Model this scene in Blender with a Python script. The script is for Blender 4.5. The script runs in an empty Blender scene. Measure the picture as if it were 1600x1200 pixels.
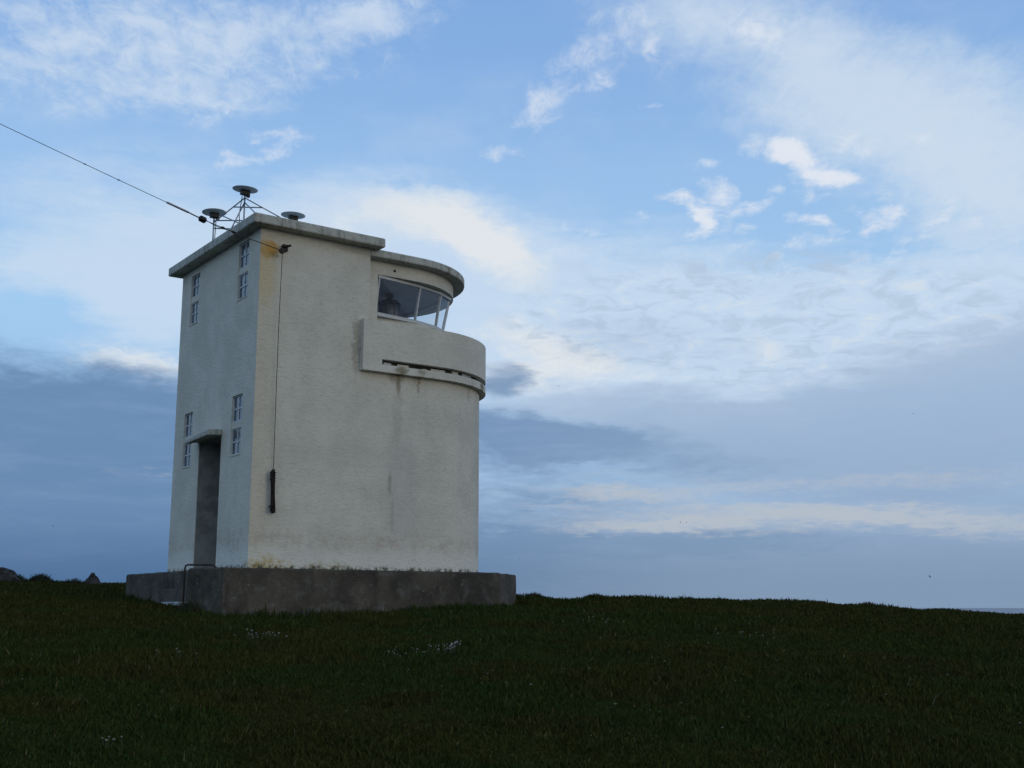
import bpy, bmesh, math, random
import numpy as np
from mathutils import Vector, Matrix, noise as mnoise
R = math.radians
random.seed(7)
sc = bpy.context.scene
COL = sc.collection

# ------------------------------------------------------------------ camera, sky, sun, exposure
cam_d = bpy.data.cameras.new('camera')
cam = bpy.data.objects.new('camera', cam_d); COL.objects.link(cam)
cam.location = (0, 0, 0); cam.rotation_euler = (R(90 + 10.745), 0, 0)
cam_d.sensor_width = 36; cam_d.lens = 41.26
cam_d.clip_start = 0.1; cam_d.clip_end = 100000
sc.camera = cam
sc.view_settings.view_transform = 'Standard'; sc.view_settings.look = 'None'
sc.view_settings.exposure = 0.0; sc.view_settings.gamma = 1.0
sc.render.engine = 'CYCLES'
sc.cycles.max_bounces = 6; sc.cycles.transparent_max_bounces = 16

SUN_EL, SUN_AZ = 7.0, 128.0            # low evening sun behind thin cloud, behind the viewer's right shoulder
sun_d = bpy.data.lights.new('sun', 'SUN'); sun = bpy.data.objects.new('sun', sun_d); COL.objects.link(sun)
sun_d.energy = 0.32; sun_d.angle = R(30); sun_d.color = (1.0, 0.86, 0.62)
sdir = Vector((math.sin(R(SUN_AZ)) * math.cos(R(SUN_EL)), math.cos(R(SUN_AZ)) * math.cos(R(SUN_EL)), math.sin(R(SUN_EL))))
sun.rotation_euler = sdir.to_track_quat('Z', 'Y').to_euler()
sun.location = sdir * 60


class NT:
    """tiny helper for building node trees"""
    def __init__(s, tree):
        s.t = tree; s.t.nodes.clear()
    def n(s, typ, ins=None, **props):
        nd = s.t.nodes.new(typ)
        for k, v in props.items(): setattr(nd, k, v)
        for k, v in (ins or {}).items():
            sock = nd.inputs[k]
            if isinstance(v, bpy.types.NodeSocket): s.t.links.new(v, sock)
            else: sock.default_value = v
        return nd
    def math(s, op, a, b=0.0, c=0.0, clamp=False):
        nd = s.n('ShaderNodeMath', {0: a, 1: b, 2: c}, operation=op, use_clamp=clamp); return nd.outputs[0]
    def vmath(s, op, a, b=(0, 0, 0)):
        nd = s.n('ShaderNodeVectorMath', {0: a, 1: b}, operation=op); return nd.outputs[0]
    def mix(s, f, a, b, blend='MIX'):
        nd = s.n('ShaderNodeMix', {0: f, 6: a, 7: b}, data_type='RGBA', blend_type=blend); return nd.outputs[2]
    def ramp(s, f, lo, hi, a=0.0, b=1.0):
        nd = s.n('ShaderNodeMapRange', {0: f, 1: lo, 2: hi, 3: a, 4: b}, interpolation_type='SMOOTHSTEP'); return nd.outputs[0]
    def noise(s, vec, scale, detail=4.0, rough=0.55, dist=0.0, color=False):
        nd = s.n('ShaderNodeTexNoise', {'Vector': vec, 'Scale': scale, 'Detail': detail, 'Roughness': rough, 'Distortion': dist})
        return nd.outputs[1 if color else 0]
    def blob(s, vec, loc, rad, rot=0.0):
        """1 at loc falling to 0 at the ellipsoid of radii rad"""
        m = s.n('ShaderNodeMapping', {0: vec, 1: loc, 2: (0, 0, R(rot)), 3: rad}, vector_type='TEXTURE')
        return s.n('ShaderNodeTexGradient', {0: m.outputs[0]}, gradient_type='SPHERICAL').outputs[1]


SKY = {
 'veil': [(-21.79,25.47,7.50,2.55,8,0.72),(-12.59,26.59,6.90,2.10,6,0.72),(-16.25,23.95,5.10,1.08,5,0.45),(-6.74,28.27,3.60,1.08,10,0.60),(12.91,26.56,2.10,1.20,-10,0.40),],
 'sheet': [(14.76,25.25,8.10,2.85,-20,0.75),(21.19,21.50,6.90,3.60,-18,0.95),(9.71,27.67,5.70,1.50,-8,0.45),(23.80,18.45,3.60,2.10,-10,0.70),(23.30,15.66,4.20,1.20,-10,0.35),],
 'haze': [(-18.87,17.58,5.70,2.85,5,0.90),(-20.17,15.10,3.30,1.20,-8,0.60),(-23.78,14.74,2.40,0.90,0,0.50),(-17.44,13.25,2.70,2.10,-20,0.90),(-5.20,18.13,5.70,2.25,-10,1.10),(-7.72,15.90,9.00,3.00,0,0.90),(4.19,15.38,6.60,2.70,5,0.85),(14.18,13.76,9.60,2.40,3,0.85),(21.45,13.23,7.80,2.25,4,0.85),(23.76,14.46,2.70,1.80,0,0.50),(1.28,11.99,4.50,1.80,-5,0.90),(11.04,11.78,10.50,2.70,0,0.80),(6.33,10.37,8.40,1.50,0,0.50),],
 'puff': [(13.47,21.54,1.50,0.66,-8,1.26),(14.98,20.73,1.80,0.60,-25,1.40),(16.17,20.04,1.05,0.36,-15,0.98),(10.05,21.01,0.60,0.27,0,0.98),(10.54,19.48,1.08,0.60,-30,1.40),(9.25,19.04,1.05,0.42,-40,1.40),(7.99,19.86,0.90,0.27,-5,0.84),(10.02,18.24,0.75,0.60,0,0.98),(12.56,18.93,0.90,0.27,12,0.98),(15.15,17.97,1.08,0.30,-18,1.33),(13.23,19.78,0.48,0.42,0,0.70),(15.07,19.40,0.90,0.48,0,0.70),(18.00,17.81,0.84,0.48,10,0.98),(19.07,18.29,0.66,0.30,0,0.98),(20.31,21.38,0.54,0.39,0,0.84),(17.17,21.49,0.78,0.54,-20,0.84),(14.03,17.15,0.90,0.36,0,0.70),(17.53,17.41,0.48,0.24,0,0.70),(22.44,17.13,0.54,0.36,0,0.70),(17.02,16.33,0.60,0.30,0,0.56),(2.67,25.10,2.25,0.96,38,0.70),(1.26,23.64,1.26,0.78,30,0.70),(5.54,27.19,1.98,1.20,15,0.64),(7.51,26.24,0.54,0.78,0,0.77),(4.67,25.19,0.90,0.36,20,0.70),(12.92,26.79,1.50,0.72,-12,1.12),(7.12,23.84,0.72,0.18,0,0.56),(-0.33,21.91,1.02,0.33,5,0.70),(-12.09,22.44,1.50,0.27,14,0.77),(-12.61,21.43,1.74,0.27,22,0.84),(-14.23,21.09,0.48,0.66,20,0.63),(-10.96,22.32,0.78,0.24,8,0.56),(-15.39,22.60,1.02,0.48,20,0.70),(3.58,18.32,0.90,0.27,-5,0.70),(3.25,17.25,1.50,0.42,0,0.56),(11.75,18.15,0.66,0.27,0,0.70),(6.51,19.01,0.78,0.24,-8,0.56),(20.62,17.54,0.66,0.27,5,0.84),(19.70,16.85,0.78,0.27,0,0.63),(15.86,17.10,0.60,0.24,0,0.63),(11.24,17.12,1.02,0.27,0,0.56),(21.24,18.20,0.54,0.30,0,0.49),(18.53,19.07,0.90,0.42,-10,0.70),(16.84,18.36,0.42,0.30,0,0.63),(8.89,17.84,0.78,0.27,0,0.56),(13.23,16.39,0.90,0.27,0,0.56),(18.78,16.11,1.20,0.30,4,0.56),],
 'bright': [(-3.59,18.63,3.30,1.14,-18,1.00),(-1.30,17.12,2.70,1.02,-30,1.00),(1.60,12.61,2.70,0.78,-18,0.90),(0.95,11.06,2.70,0.48,-10,0.80),(11.98,12.20,1.50,0.48,-20,0.60),(-17.60,11.00,2.70,0.78,-8,0.80),(4.14,11.34,3.60,0.60,-8,0.60),(-7.79,18.35,2.70,0.90,0,0.50),],
 'dark': [(-22.62,6.41,9.90,3.75,-5,1.60),(-16.10,4.79,9.90,4.20,0,1.60),(-19.29,1.37,15.00,3.60,0,1.40),(-0.32,10.99,1.26,0.72,-10,1.00),(0.00,7.94,5.10,1.32,-6,1.10),(4.09,7.92,5.70,0.90,-6,0.90),(1.56,4.83,5.10,1.08,-2,0.75),(4.95,2.97,7.80,0.54,-2,0.90),(1.54,2.06,7.80,1.50,0,0.80),(10.24,6.43,3.90,0.60,2,0.40),(11.92,2.92,6.00,0.30,-1,0.45),],
 'grey': [(19.74,8.65,9.90,2.70,4,1.00),(23.23,11.05,5.70,2.10,12,0.80),(13.89,7.40,9.90,1.80,0,0.90),(9.42,9.37,7.20,0.78,-2,0.80),(13.64,2.01,15.60,2.10,0,0.90),(21.44,5.07,7.20,0.90,0,0.60),(3.16,9.48,6.00,1.20,-5,0.50),(6.37,12.54,4.50,1.02,-4,0.50),],
 'mottle': [(8.95,14.63,7.80,1.80,0,0.60),(15.71,14.27,5.70,1.65,-8,0.70),(5.75,13.18,4.80,1.38,0,0.60),(19.14,12.54,7.80,1.80,8,0.60),(12.26,11.73,4.80,1.08,0,0.50),],
 'streak': [(9.86,4.09,6.90,0.60,0,0.80),(6.19,3.82,4.50,0.24,3,0.50),(16.65,4.33,7.20,0.42,-3,0.70),(21.87,3.51,5.10,0.42,-4,0.70),(4.99,5.43,3.30,0.33,-3,0.70),(2.49,4.83,2.70,0.18,0,0.50),(18.16,5.77,7.50,0.39,0,0.50),(8.69,5.54,4.50,0.39,0,0.40),(5.00,6.36,1.80,0.27,0,0.30),(-16.75,6.17,2.70,0.15,-2,0.30),],
}


def srgb(r, g, b, k=1.0):
    f = lambda c: (c / 255 / 12.92) if c / 255 <= 0.04045 else ((c / 255 + 0.055) / 1.055) ** 2.4
    return (f(r) * k, f(g) * k, f(b) * k, 1)

world = bpy.data.worlds.new('World'); sc.world = world; world.use_nodes = True
w = NT(world.node_tree)
STR = 0.1; G = 1 / STR
gen = w.n('ShaderNodeTexCoord').outputs['Generated']
xyz = w.n('ShaderNodeSeparateXYZ', {0: gen})
X, Y, Z = xyz.outputs
az = w.math('MULTIPLY', w.math('ARCTAN2', X, Y), 57.29578)
el = w.math('MULTIPLY', w.math('ARCSINE', Z), 57.29578)
ae0 = w.n('ShaderNodeCombineXYZ', {0: az, 1: el, 2: 0.0}).outputs[0]
# clouds lie in layers overhead, so their texture is foreshortened towards the horizon
den = w.math('ADD', w.math('MAXIMUM', Z, 0.0), 0.16)
pl = w.n('ShaderNodeCombineXYZ', {0: w.math('DIVIDE', X, den), 1: w.math('DIVIDE', Y, den), 2: 0.0}).outputs[0]
warp_c = w.noise(pl, 2.6, 6, 0.62, color=True)
warp_v = w.vmath('MULTIPLY', w.vmath('SUBTRACT', warp_c, (.5, .5, .5)), (7.0, 3.2, 0))
ae = w.vmath('ADD', ae0, warp_v)
warp_f = w.noise(pl, 9.0, 5, 0.6, color=True)
ae_f = w.vmath('ADD', ae0, w.vmath('MULTIPLY', w.vmath('SUBTRACT', warp_f, (.5, .5, .5)), (2.6, 1.5, 0)))
n_big = w.noise(pl, 4.0, 6, 0.6)
n_mid = w.noise(pl, 11.0, 7, 0.62, 0.4)
pl_s = w.vmath('MULTIPLY', pl, (1.35, 0.8, 1))
n_fine = w.noise(pl_s, 20.0, 8, 0.68, 0.5)
n_cell = w.math('MULTIPLY_ADD', n_mid, 0.45, w.math('MULTIPLY', n_fine, 0.55))
n_rip = w.noise(pl, 13.0, 7, 0.64, 0.6)
strk = w.n('ShaderNodeMapping', {0: ae0, 2: (0, 0, R(-6)), 3: (0.10, 0.55, 1)}).outputs[0]
n_strk = w.noise(strk, 2.2, 6, 0.6, 0.3)

def layer(name, vec):
    tot = None
    for a, e, sa, se, rt, wt in SKY[name]:
        b = w.blob(vec, (a, e, 0), (sa * 1.5, se * 1.5, 1), rt)
        b = w.math('POWER', b, 0.8)
        tot = w.math('MULTIPLY', b, wt) if tot is None else w.math('MULTIPLY_ADD', b, wt, tot)
    return tot

nish = w.n('ShaderNodeTexSky', sky_type='NISHITA', sun_disc=False, sun_elevation=R(SUN_EL), sun_rotation=R(SUN_AZ), air_density=1.0, dust_density=0.6, ozone_density=1.5).outputs[0]
nish = w.mix(1.0, nish, (1.55, 1.6, 1.75, 1), 'MULTIPLY')
blue = w.n('ShaderNodeValToRGB', {0: w.ramp(el, -2, 32)})
cr = blue.color_ramp
cr.elements[0].position = 0.0; cr.elements[0].color = srgb(150, 182, 220, 1)
cr.elements[1].position = 1.0; cr.elements[1].color = srgb(130, 173, 229, 1)
e_ = cr.elements.new(0.45); e_.color = srgb(164, 205, 244, 1)
e_ = cr.elements.new(0.75); e_.color = srgb(156, 196, 240, 1)
blue = w.mix(1.0, blue.outputs[0], (G, G, G, 1), 'MULTIPLY')
sky = w.mix(0.88, nish, blue)

# generic thin cloud everywhere (also behind the viewer, where the evening glow is)
gen_a = w.math('MULTIPLY', w.ramp(n_big, 0.46, 0.78), 0.18)
sky = w.mix(gen_a, sky, srgb(214, 224, 240, G))
back = w.ramp(Y, 0.05, -0.5)
glow = w.blob(ae0, (SUN_AZ, 8, 0), (75, 38, 1))
sky = w.mix(w.math('MULTIPLY', back, 0.55), sky, srgb(180, 196, 210, G))
sky = w.mix(w.math('MULTIPLY', glow, 0.55), sky, srgb(250, 228, 200, G))

def cover(d, nz, amp, lo, hi):
    return w.ramp(w.math('MULTIPLY_ADD', w.math('SUBTRACT', nz, 0.5), w.math('MULTIPLY', w.ramp(d, 0.0, 0.25), amp), d), lo, hi)

a = w.math('MULTIPLY', cover(layer('veil', ae), n_cell, 3.6, 0.02, 1.35), 0.82)
sky = w.mix(a, sky, srgb(206, 221, 238, G))
a = w.math('MULTIPLY', cover(layer('sheet', ae), n_cell, 1.5, -0.02, 1.2), 0.84)
sky = w.mix(a, sky, srgb(207, 222, 237, G))
a = w.math('MULTIPLY', cover(layer('haze', ae), w.math('MULTIPLY_ADD', n_strk, 0.5, w.math('MULTIPLY', n_cell, 0.5)), 1.7, 0.0, 1.05), 0.82)
sky = w.mix(a, sky, srgb(202, 220, 239, G))
a = w.math('MULTIPLY', cover(layer('bright', ae), n_cell, 1.5, 0.0, 1.0), 0.85)
sky = w.mix(a, sky, srgb(229, 232, 234, G))
a = w.math('MULTIPLY', cover(layer('puff', ae_f), w.math('MULTIPLY_ADD', n_fine, 0.7, w.math('MULTIPLY', n_rip, 0.3)), 3.4, 0.10, 1.75), 0.92)
sky = w.mix(a, sky, srgb(228, 233, 242, G))
mo = layer('mottle', ae_f); mo_in = w.ramp(mo, 0.0, 0.45)
sky = w.mix(w.math('MULTIPLY', w.math('MULTIPLY', mo_in, w.ramp(n_rip, 0.46, 0.64)), 0.62), sky, srgb(176, 195, 217, G))
sky = w.mix(w.math('MULTIPLY', w.math('MULTIPLY', mo_in, w.ramp(n_rip, 0.46, 0.30)), 0.70), sky, srgb(216, 225, 232, G))
low = w.ramp(el, 9.0, 1.0)
sky = w.mix(w.math('MULTIPLY', low, 0.8), sky, srgb(152, 174, 204, G))
a = w.math('MULTIPLY', cover(layer('grey', ae), n_strk, 1.0, -0.05, 1.15), 0.78)
sky = w.mix(a, sky, w.mix(w.ramp(el, 12, 1), srgb(162, 183, 210, G), srgb(138, 163, 195, G)))
a = w.math('MULTIPLY', cover(layer('dark', ae), n_mid, 0.9, 0.0, 1.0), 0.88)
dk = w.mix(w.ramp(az, -12, 10), srgb(97, 131, 171, G), srgb(126, 154, 188, G))
dk = w.mix(w.math('MULTIPLY', w.ramp(n_strk, 0.42, 0.8), w.ramp(az, -16, 4, 0.25, 0.6)), dk, srgb(146, 170, 202, G))
sky = w.mix(a, sky, dk)
sdep = w.ramp(el, 5.0, 0.5)
sky = w.mix(w.math('MULTIPLY', sdep, 0.8), sky, w.mix(w.ramp(az, -16, 14), srgb(70, 104, 145, G), srgb(124, 147, 173, G)))
a = w.math('MULTIPLY', cover(layer('streak', ae_f), n_cell, 1.4, 0.0, 1.05), 0.80)
sky = w.mix(a, sky, srgb(186, 193, 201, G))
bg = w.n('ShaderNodeBackground', {0: sky, 1: STR})
w.n('ShaderNodeOutputWorld', {0: bg.outputs[0]})

# ------------------------------------------------------------------ helpers
def tag(o, label=None, cat=None, group=None, kind=None):
    if label: o['label'] = label
    if cat: o['category'] = cat
    if group: o['group'] = group
    if kind: o['kind'] = kind
    return o

def thing(name, loc, rz, label, cat, group=None):
    o = bpy.data.objects.new(name, None); COL.objects.link(o)
    o.empty_display_size = 0.3; o.location = loc; o.rotation_euler = (0, 0, rz)
    return tag(o, label, cat, group)

class MB:
    def __init__(s): s.v = []; s.f = []; s.sm = []
    def add(s, vs, fs, smooth=False):
        b = len(s.v); s.v += [tuple(q) for q in vs]
        s.f += [tuple(b + i for i in f) for f in fs]; s.sm += [smooth] * len(fs); return s
    def box(s, x0, x1, y0, y1, z0, z1):
        return s.add([(x0,y0,z0),(x1,y0,z0),(x1,y1,z0),(x0,y1,z0),(x0,y0,z1),(x1,y0,z1),(x1,y1,z1),(x0,y1,z1)],
                     [(0,3,2,1),(4,5,6,7),(0,1,5,4),(1,2,6,5),(2,3,7,6),(3,0,4,7)])
    def prism(s, pts, z0, z1):
        n = len(pts); vs = [(x, y, z0) for x, y in pts] + [(x, y, z1) for x, y in pts]
        return s.add(vs, [tuple(range(n - 1, -1, -1)), tuple(range(n, 2 * n))] + [(i, (i + 1) % n, n + (i + 1) % n, n + i) for i in range(n)])
    def wallstrip(s, outer, inner, z0, z1):
        """a thick wall standing on an open line: outer and inner lines of equal length"""
        n = len(outer)
        vs = [(x,y,z0) for x,y in outer] + [(x,y,z0) for x,y in inner] + [(x,y,z1) for x,y in outer] + [(x,y,z1) for x,y in inner]
        fs = []
        for i in range(n - 1):
            fs += [(i, i+1, 2*n+i+1, 2*n+i), (n+i+1, n+i, 3*n+i, 3*n+i+1), (2*n+i, 2*n+i+1, 3*n+i+1, 3*n+i), (i+1, i, n+i, n+i+1)]
        fs += [(0, 2*n, 3*n, n), (n-1, 2*n-1, 4*n-1, 3*n-1)]
        return s.add(vs, fs)
    def tube(s, pts, r, n=8, smooth=True):
        pts = [Vector(p) for p in pts]; m = len(pts); vs = []; up = None
        rr = r if isinstance(r, (list, tuple)) else [r] * m
        for i, p in enumerate(pts):
            t = (pts[min(i+1, m-1)] - pts[max(i-1, 0)]).normalized()
            if up is None: up = Vector((0,0,1)) if abs(t.z) < .9 else Vector((1,0,0))
            a = (up - t * up.dot(t)).normalized(); b = t.cross(a); up = a
            vs += [tuple(p + (a * math.cos(2*math.pi*k/n) + b * math.sin(2*math.pi*k/n)) * rr[i]) for k in range(n)]
        fs = [(i*n+k, i*n+(k+1) % n, (i+1)*n+(k+1) % n, (i+1)*n+k) for i in range(m-1) for k in range(n)]
        fs += [tuple(range(n-1, -1, -1)), tuple(range((m-1)*n, m*n))]
        return s.add(vs, fs, smooth)
    def lathe(s, prof, c, n=28, smooth=True):
        vs = []
        for r, z in prof: vs += [(c[0] + r*math.cos(2*math.pi*k/n), c[1] + r*math.sin(2*math.pi*k/n), c[2] + z) for k in range(n)]
        m = len(prof)
        fs = [(i*n+k, i*n+(k+1) % n, (i+1)*n+(k+1) % n, (i+1)*n+k) for i in range(m-1) for k in range(n)]
        fs += [tuple(range(n-1, -1, -1)), tuple(range((m-1)*n, m*n))]
        return s.add(vs, fs, smooth)
    def build(s, name, mat, parent=None, bevel=0.0, seg=2):
        me = bpy.data.meshes.new(name); me.from_pydata(s.v, [], s.f)
        me.polygons.foreach_set('use_smooth', s.sm)
        bm = bmesh.new(); bm.from_mesh(me); bmesh.ops.recalc_face_normals(bm, faces=bm.faces); bm.to_mesh(me); bm.free()
        me.materials.append(mat); me.update()
        o = bpy.data.objects.new(name, me); COL.objects.link(o)
        if parent: o.parent = parent
        if bevel:
            m = o.modifiers.new('bevel', 'BEVEL'); m.width = bevel; m.segments = seg; m.limit_method = 'ANGLE'; m.angle_limit = R(40)
        return o

def mat(name):
    m = bpy.data.materials.new(name); m.use_nodes = True
    t = NT(m.node_tree); return m, t

def finish(t, color, rough=0.9, bump=None, bstr=0.3, bdist=0.01, metallic=0.0, spec=0.3):
    ins = {'Base Color': color, 'Roughness': rough, 'Metallic': metallic, 'Specular IOR Level': spec}
    if bump is not None:
        ins['Normal'] = t.n('ShaderNodeBump', {'Strength': bstr, 'Distance': bdist, 'Height': bump}).outputs[0]
    b = t.n('ShaderNodeBsdfPrincipled', ins)
    t.n('ShaderNodeOutputMaterial', {0: b.outputs[0]})

def simple(name, col, rough=0.6, metallic=0.0, var=0.25, scale=30, spec=0.4):
    m, t = mat(name)
    o = t.n('ShaderNodeTexCoord').outputs['Object']
    c = t.mix(t.ramp(t.noise(o, scale), .3, .7), (col[0]*(1-var), col[1]*(1-var), col[2]*(1-var), 1), (col[0]*(1+var), col[1]*(1+var), col[2]*(1+var), 1))
    finish(t, c, rough, metallic=metallic, spec=spec); return m

# ------------------------------------------------------------------ materials
def wall_material(name, base, fascia=False):
    m, t = mat(name)
    ob = t.n('ShaderNodeTexCoord').outputs['Object']
    sx = t.n('ShaderNodeSeparateXYZ', {0: ob}); U, V, Zc = sx.outputs
    nl = t.noise(ob, 1.3, 5, .6); nm = t.noise(ob, 5, 6, .65); nf = t.noise(ob, 38, 4, .6)
    c = t.mix(t.ramp(nl, .35, .68), base, tuple(k * .86 for k in base[:3]) + (1,))
    c = t.mix(t.math('MULTIPLY', t.ramp(nm, .52, .75), .35), c, (base[0]*.72, base[1]*.73, base[2]*.74, 1))
    # faint vertical rain streaks
    stv = t.n('ShaderNodeMapping', {0: t.vmath('MULTIPLY', ob, (1, 1, .06)), 2: (0, 0, .6)}).outputs[0]
    rs = t.noise(stv, 9, 4, .6)
    c = t.mix(t.math('MULTIPLY', t.ramp(rs, .55, .8), .16), c, (base[0]*.55, base[1]*.55, base[2]*.5, 1))
    wob = t.vmath('ADD', ob, t.vmath('MULTIPLY', t.vmath('SUBTRACT', t.noise(ob, 6, 5, .65, color=True), (.5,.5,.5)), (.35,.35,.35)))
    wobf = t.vmath('ADD', ob, t.vmath('MULTIPLY', t.vmath('SUBTRACT', t.noise(ob, 14, 5, .65, color=True), (.5,.5,.5)), (.14,.14,.14)))
    front = t.math('LESS_THAN', V, 0.012)
    def stain_shade(c, vec, loc, rad, col, amt, lo=0.0, hi=.6):
        f = t.math('MULTIPLY', t.ramp(t.blob(vec, loc, rad), lo, hi), amt)
        return t.mix(f, c, col)
    if fascia:
        c = t.mix(t.math('MULTIPLY', t.ramp(t.noise(t.vmath('MULTIPLY', ob, (1,1,.18)), 8, 5, .7), .48, .68), .7), c, (.17,.16,.12,1))
        c = t.mix(t.math('MULTIPLY', t.ramp(t.noise(ob, 13, 5, .7), .56, .68), .75), c, (.085,.085,.06,1))
    else:
        # ochre weathering along the near corner, rust beside the wire bracket
        edge = t.math('MULTIPLY', t.ramp(t.math('ADD', U, t.math('MULTIPLY', nm, .35)), .85, .10), front)
        c = t.mix(t.math('MULTIPLY', edge, .5), c, (.58,.51,.36,1))
        rust = t.math('MULTIPLY', t.math('MULTIPLY', t.ramp(t.blob(wob, (.15, 0, 5.60), (.33, .5, .27)), .05, .7), front), t.ramp(nm, .28, .5, .55, .95))
        c = t.mix(rust, c, (.52,.27,.035,1))
        c = t.mix(t.math('MULTIPLY', t.math('MULTIPLY', t.ramp(t.blob(wob, (.10, 0, 5.10), (.30, .5, .7)), 0, .6), front), .5), c, (.60,.46,.22,1))
        # rust runs and dirt under the balcony band
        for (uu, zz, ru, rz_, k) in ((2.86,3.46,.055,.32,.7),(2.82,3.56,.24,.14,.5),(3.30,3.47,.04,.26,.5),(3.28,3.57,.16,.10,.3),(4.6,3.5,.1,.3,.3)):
            c = stain_shade(c, wobf, (uu, 0, zz), (ru, .6, rz_), (.20,.165,.09,1), k)
        c = stain_shade(c, wob, (2.86, 0, 2.9), (.13, .5, .9), (.40,.38,.32,1), .3)
        # old repair patch with a ragged dark edge
        c = stain_shade(c, wobf, (2.72, 0, 1.55), (.05, .3, .30), (.26,.24,.2,1), .6)
        c = stain_shade(c, wobf, (2.78, 0, 1.0), (.05, .3, .5), (.32,.30,.26,1), .4)
        c = stain_shade(c, wobf, (2.86, -.13, 3.69), (.20, .2, .09), (.17,.15,.08,1), .75)
        c = stain_shade(c, wobf, (3.30, -.13, 3.70), (.14, .2, .06), (.22,.19,.11,1), .6)
        c = stain_shade(c, wobf, (5.02, .35, 3.68), (.14, .3, .12), (.13,.11,.06,1), .8)
        c = stain_shade(c, wob, (3.0, 0, 1.4), (.5, .3, 1.5), (.46,.45,.42,1), .35)
        # damp foot of the wall: pale wash, then lichen and moss
        foot = t.ramp(t.math('ADD', Zc, t.math('MULTIPLY', nm, .3)), .62, .30)
        c = t.mix(t.math('MULTIPLY', foot, .55), c, (.74,.73,.66,1))
        mid = t.math('MULTIPLY', t.ramp(Zc, .75, .5), t.ramp(Zc, .25, .45))
        c = t.mix(t.math('MULTIPLY', t.math('MULTIPLY', mid, t.ramp(nm, .4, .65)), .35), c, (.42,.32,.24,1))
        lich = t.ramp(t.noise(ob, 11, 5, .75), .40, .58)
        fl1 = t.math('MULTIPLY', t.ramp(t.blob(wob, (.34, 0, .03), (.55, .3, .20)), 0, .6), lich)
        c = t.mix(t.math('MULTIPLY', fl1, .85), c, (.50,.37,.09,1))
        fl2 = t.math('MULTIPLY', t.ramp(t.blob(wob, (1.55, 0, .0), (.7, .3, .13)), 0, .6), lich)
        c = t.mix(t.math('MULTIPLY', fl2, .7), c, (.34,.30,.12,1))
        c = stain_shade(c, wob, (1.95, 0, 4.1), (.11, .1, .75), (.30,.27,.22,1), .6)  # brown strip beside the parapet end: damp, with shade painted in
        c = stain_shade(c, wobf, (2.1, 0, 5.9), (.9, .3, .12), (.28,.27,.23,1), .5)
        moss = t.math('MULTIPLY', t.ramp(t.math('ADD', Zc, t.math('MULTIPLY', nf, .10)), .12, .05), t.ramp(t.noise(ob, 7, 5, .7), .42, .6))
        c = t.mix(moss, c, (.07,.065,.035,1))
    rot = t.n('ShaderNodeMapping', {0: t.vmath('MULTIPLY', ob, (1, 1, 1.9)), 2: (.52, .63, .35)}).outputs[0]
    stk = t.noise(t.vmath('ADD', rot, t.vmath('MULTIPLY', t.noise(ob, 4, 3, .6, color=True), (.25, .25, .25))), 11.0, 3, .6, .6)
    peb = t.noise(rot, 26.0, 1, .5)
    h = t.math('ADD', t.math('MULTIPLY', stk, 1.0), t.math('MULTIPLY', peb, .45))
    c = t.mix(t.math('MULTIPLY', t.ramp(stk, .48, .34), .20), c, (base[0]*.5, base[1]*.5, base[2]*.48, 1))
    finish(t, c, .92, h, .42, .025, spec=.2)
    return m

M_wall = wall_material('white_roughcast', (.655, .63, .535, 1))
M_fascia = wall_material('weathered_white_concrete', (.50, .50, .44, 1), True)

m, t = mat('dark_weathered_concrete'); M_plinth = m
ob = t.n('ShaderNodeTexCoord').outputs['Object']
n1 = t.noise(ob, 1.5, 6, .62); n2 = t.noise(ob, 4.5, 7, .68, .5); n3 = t.noise(ob, 22, 5, .65)
c = t.mix(t.ramp(n1, .35, .65), (.105,.090,.068,1), (.052,.047,.038,1))
c = t.mix(t.math('MULTIPLY', t.ramp(t.math('ADD', n2, t.math('MULTIPLY', t.n('ShaderNodeSeparateXYZ', {0: ob}).outputs[2], -.10)), .53, .76), .65), c, (.15,.15,.14,1))
c = t.mix(t.math('MULTIPLY', t.ramp(t.noise(t.vmath('MULTIPLY', ob, (1,1,.22)), 5, 5, .65), .52, .72), .55), c, (.028,.026,.022,1))
c = t.mix(t.math('MULTIPLY', t.ramp(t.noise(ob, 9, 5, .7), .60, .70), .7), c, (.21,.21,.19,1))
c = t.mix(t.math('MULTIPLY', t.ramp(n3, .55, .7), .3), c, (.025,.026,.024,1))
finish(t, c, .95, t.math('ADD', n3, n2), .6, .03, spec=.2)

M_pale = simple('pale_worn_concrete', (.40, .42, .43), .85, var=.35, scale=9)
M_frame = simple('off_white_window_frame', (.52, .53, .52), .5, var=.12)
M_bar = simple('white_glazing_bars', (.48, .50, .51), .5, var=.12)
M_metal = simple('galvanised_steel', (.30, .31, .33), .42, metallic=.8, var=.25)
M_dish = simple('pale_grey_dish', (.52, .55, .56), .45, var=.07, scale=8)
M_black = simple('black_plastic', (.006, .006, .007), .5, var=.4)
M_iron = simple('dark_rusty_iron', (.035, .026, .020), .7, metallic=.3, var=.5)
M_rope = simple('tarred_black_rope', (.014, .011, .010), .85, var=.6, scale=80)
M_wire = simple('steel_wire', (.05, .055, .065), .5, metallic=.5)
M_inner = simple('dark_grey_room_paint', (.40, .41, .42), .8, var=.1, scale=4)
M_lamp = simple('dark_lamp_metal', (.03, .032, .035), .5, metallic=.4)
M_door = simple('grey_painted_door', (.16, .155, .14), .7, var=.15, scale=5)
M_rock = simple('grey_brown_rock', (.040, .033, .027), .95, var=.5, scale=7)
M_bird = simple('dark_feathers', (.03, .032, .038), .9)

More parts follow.
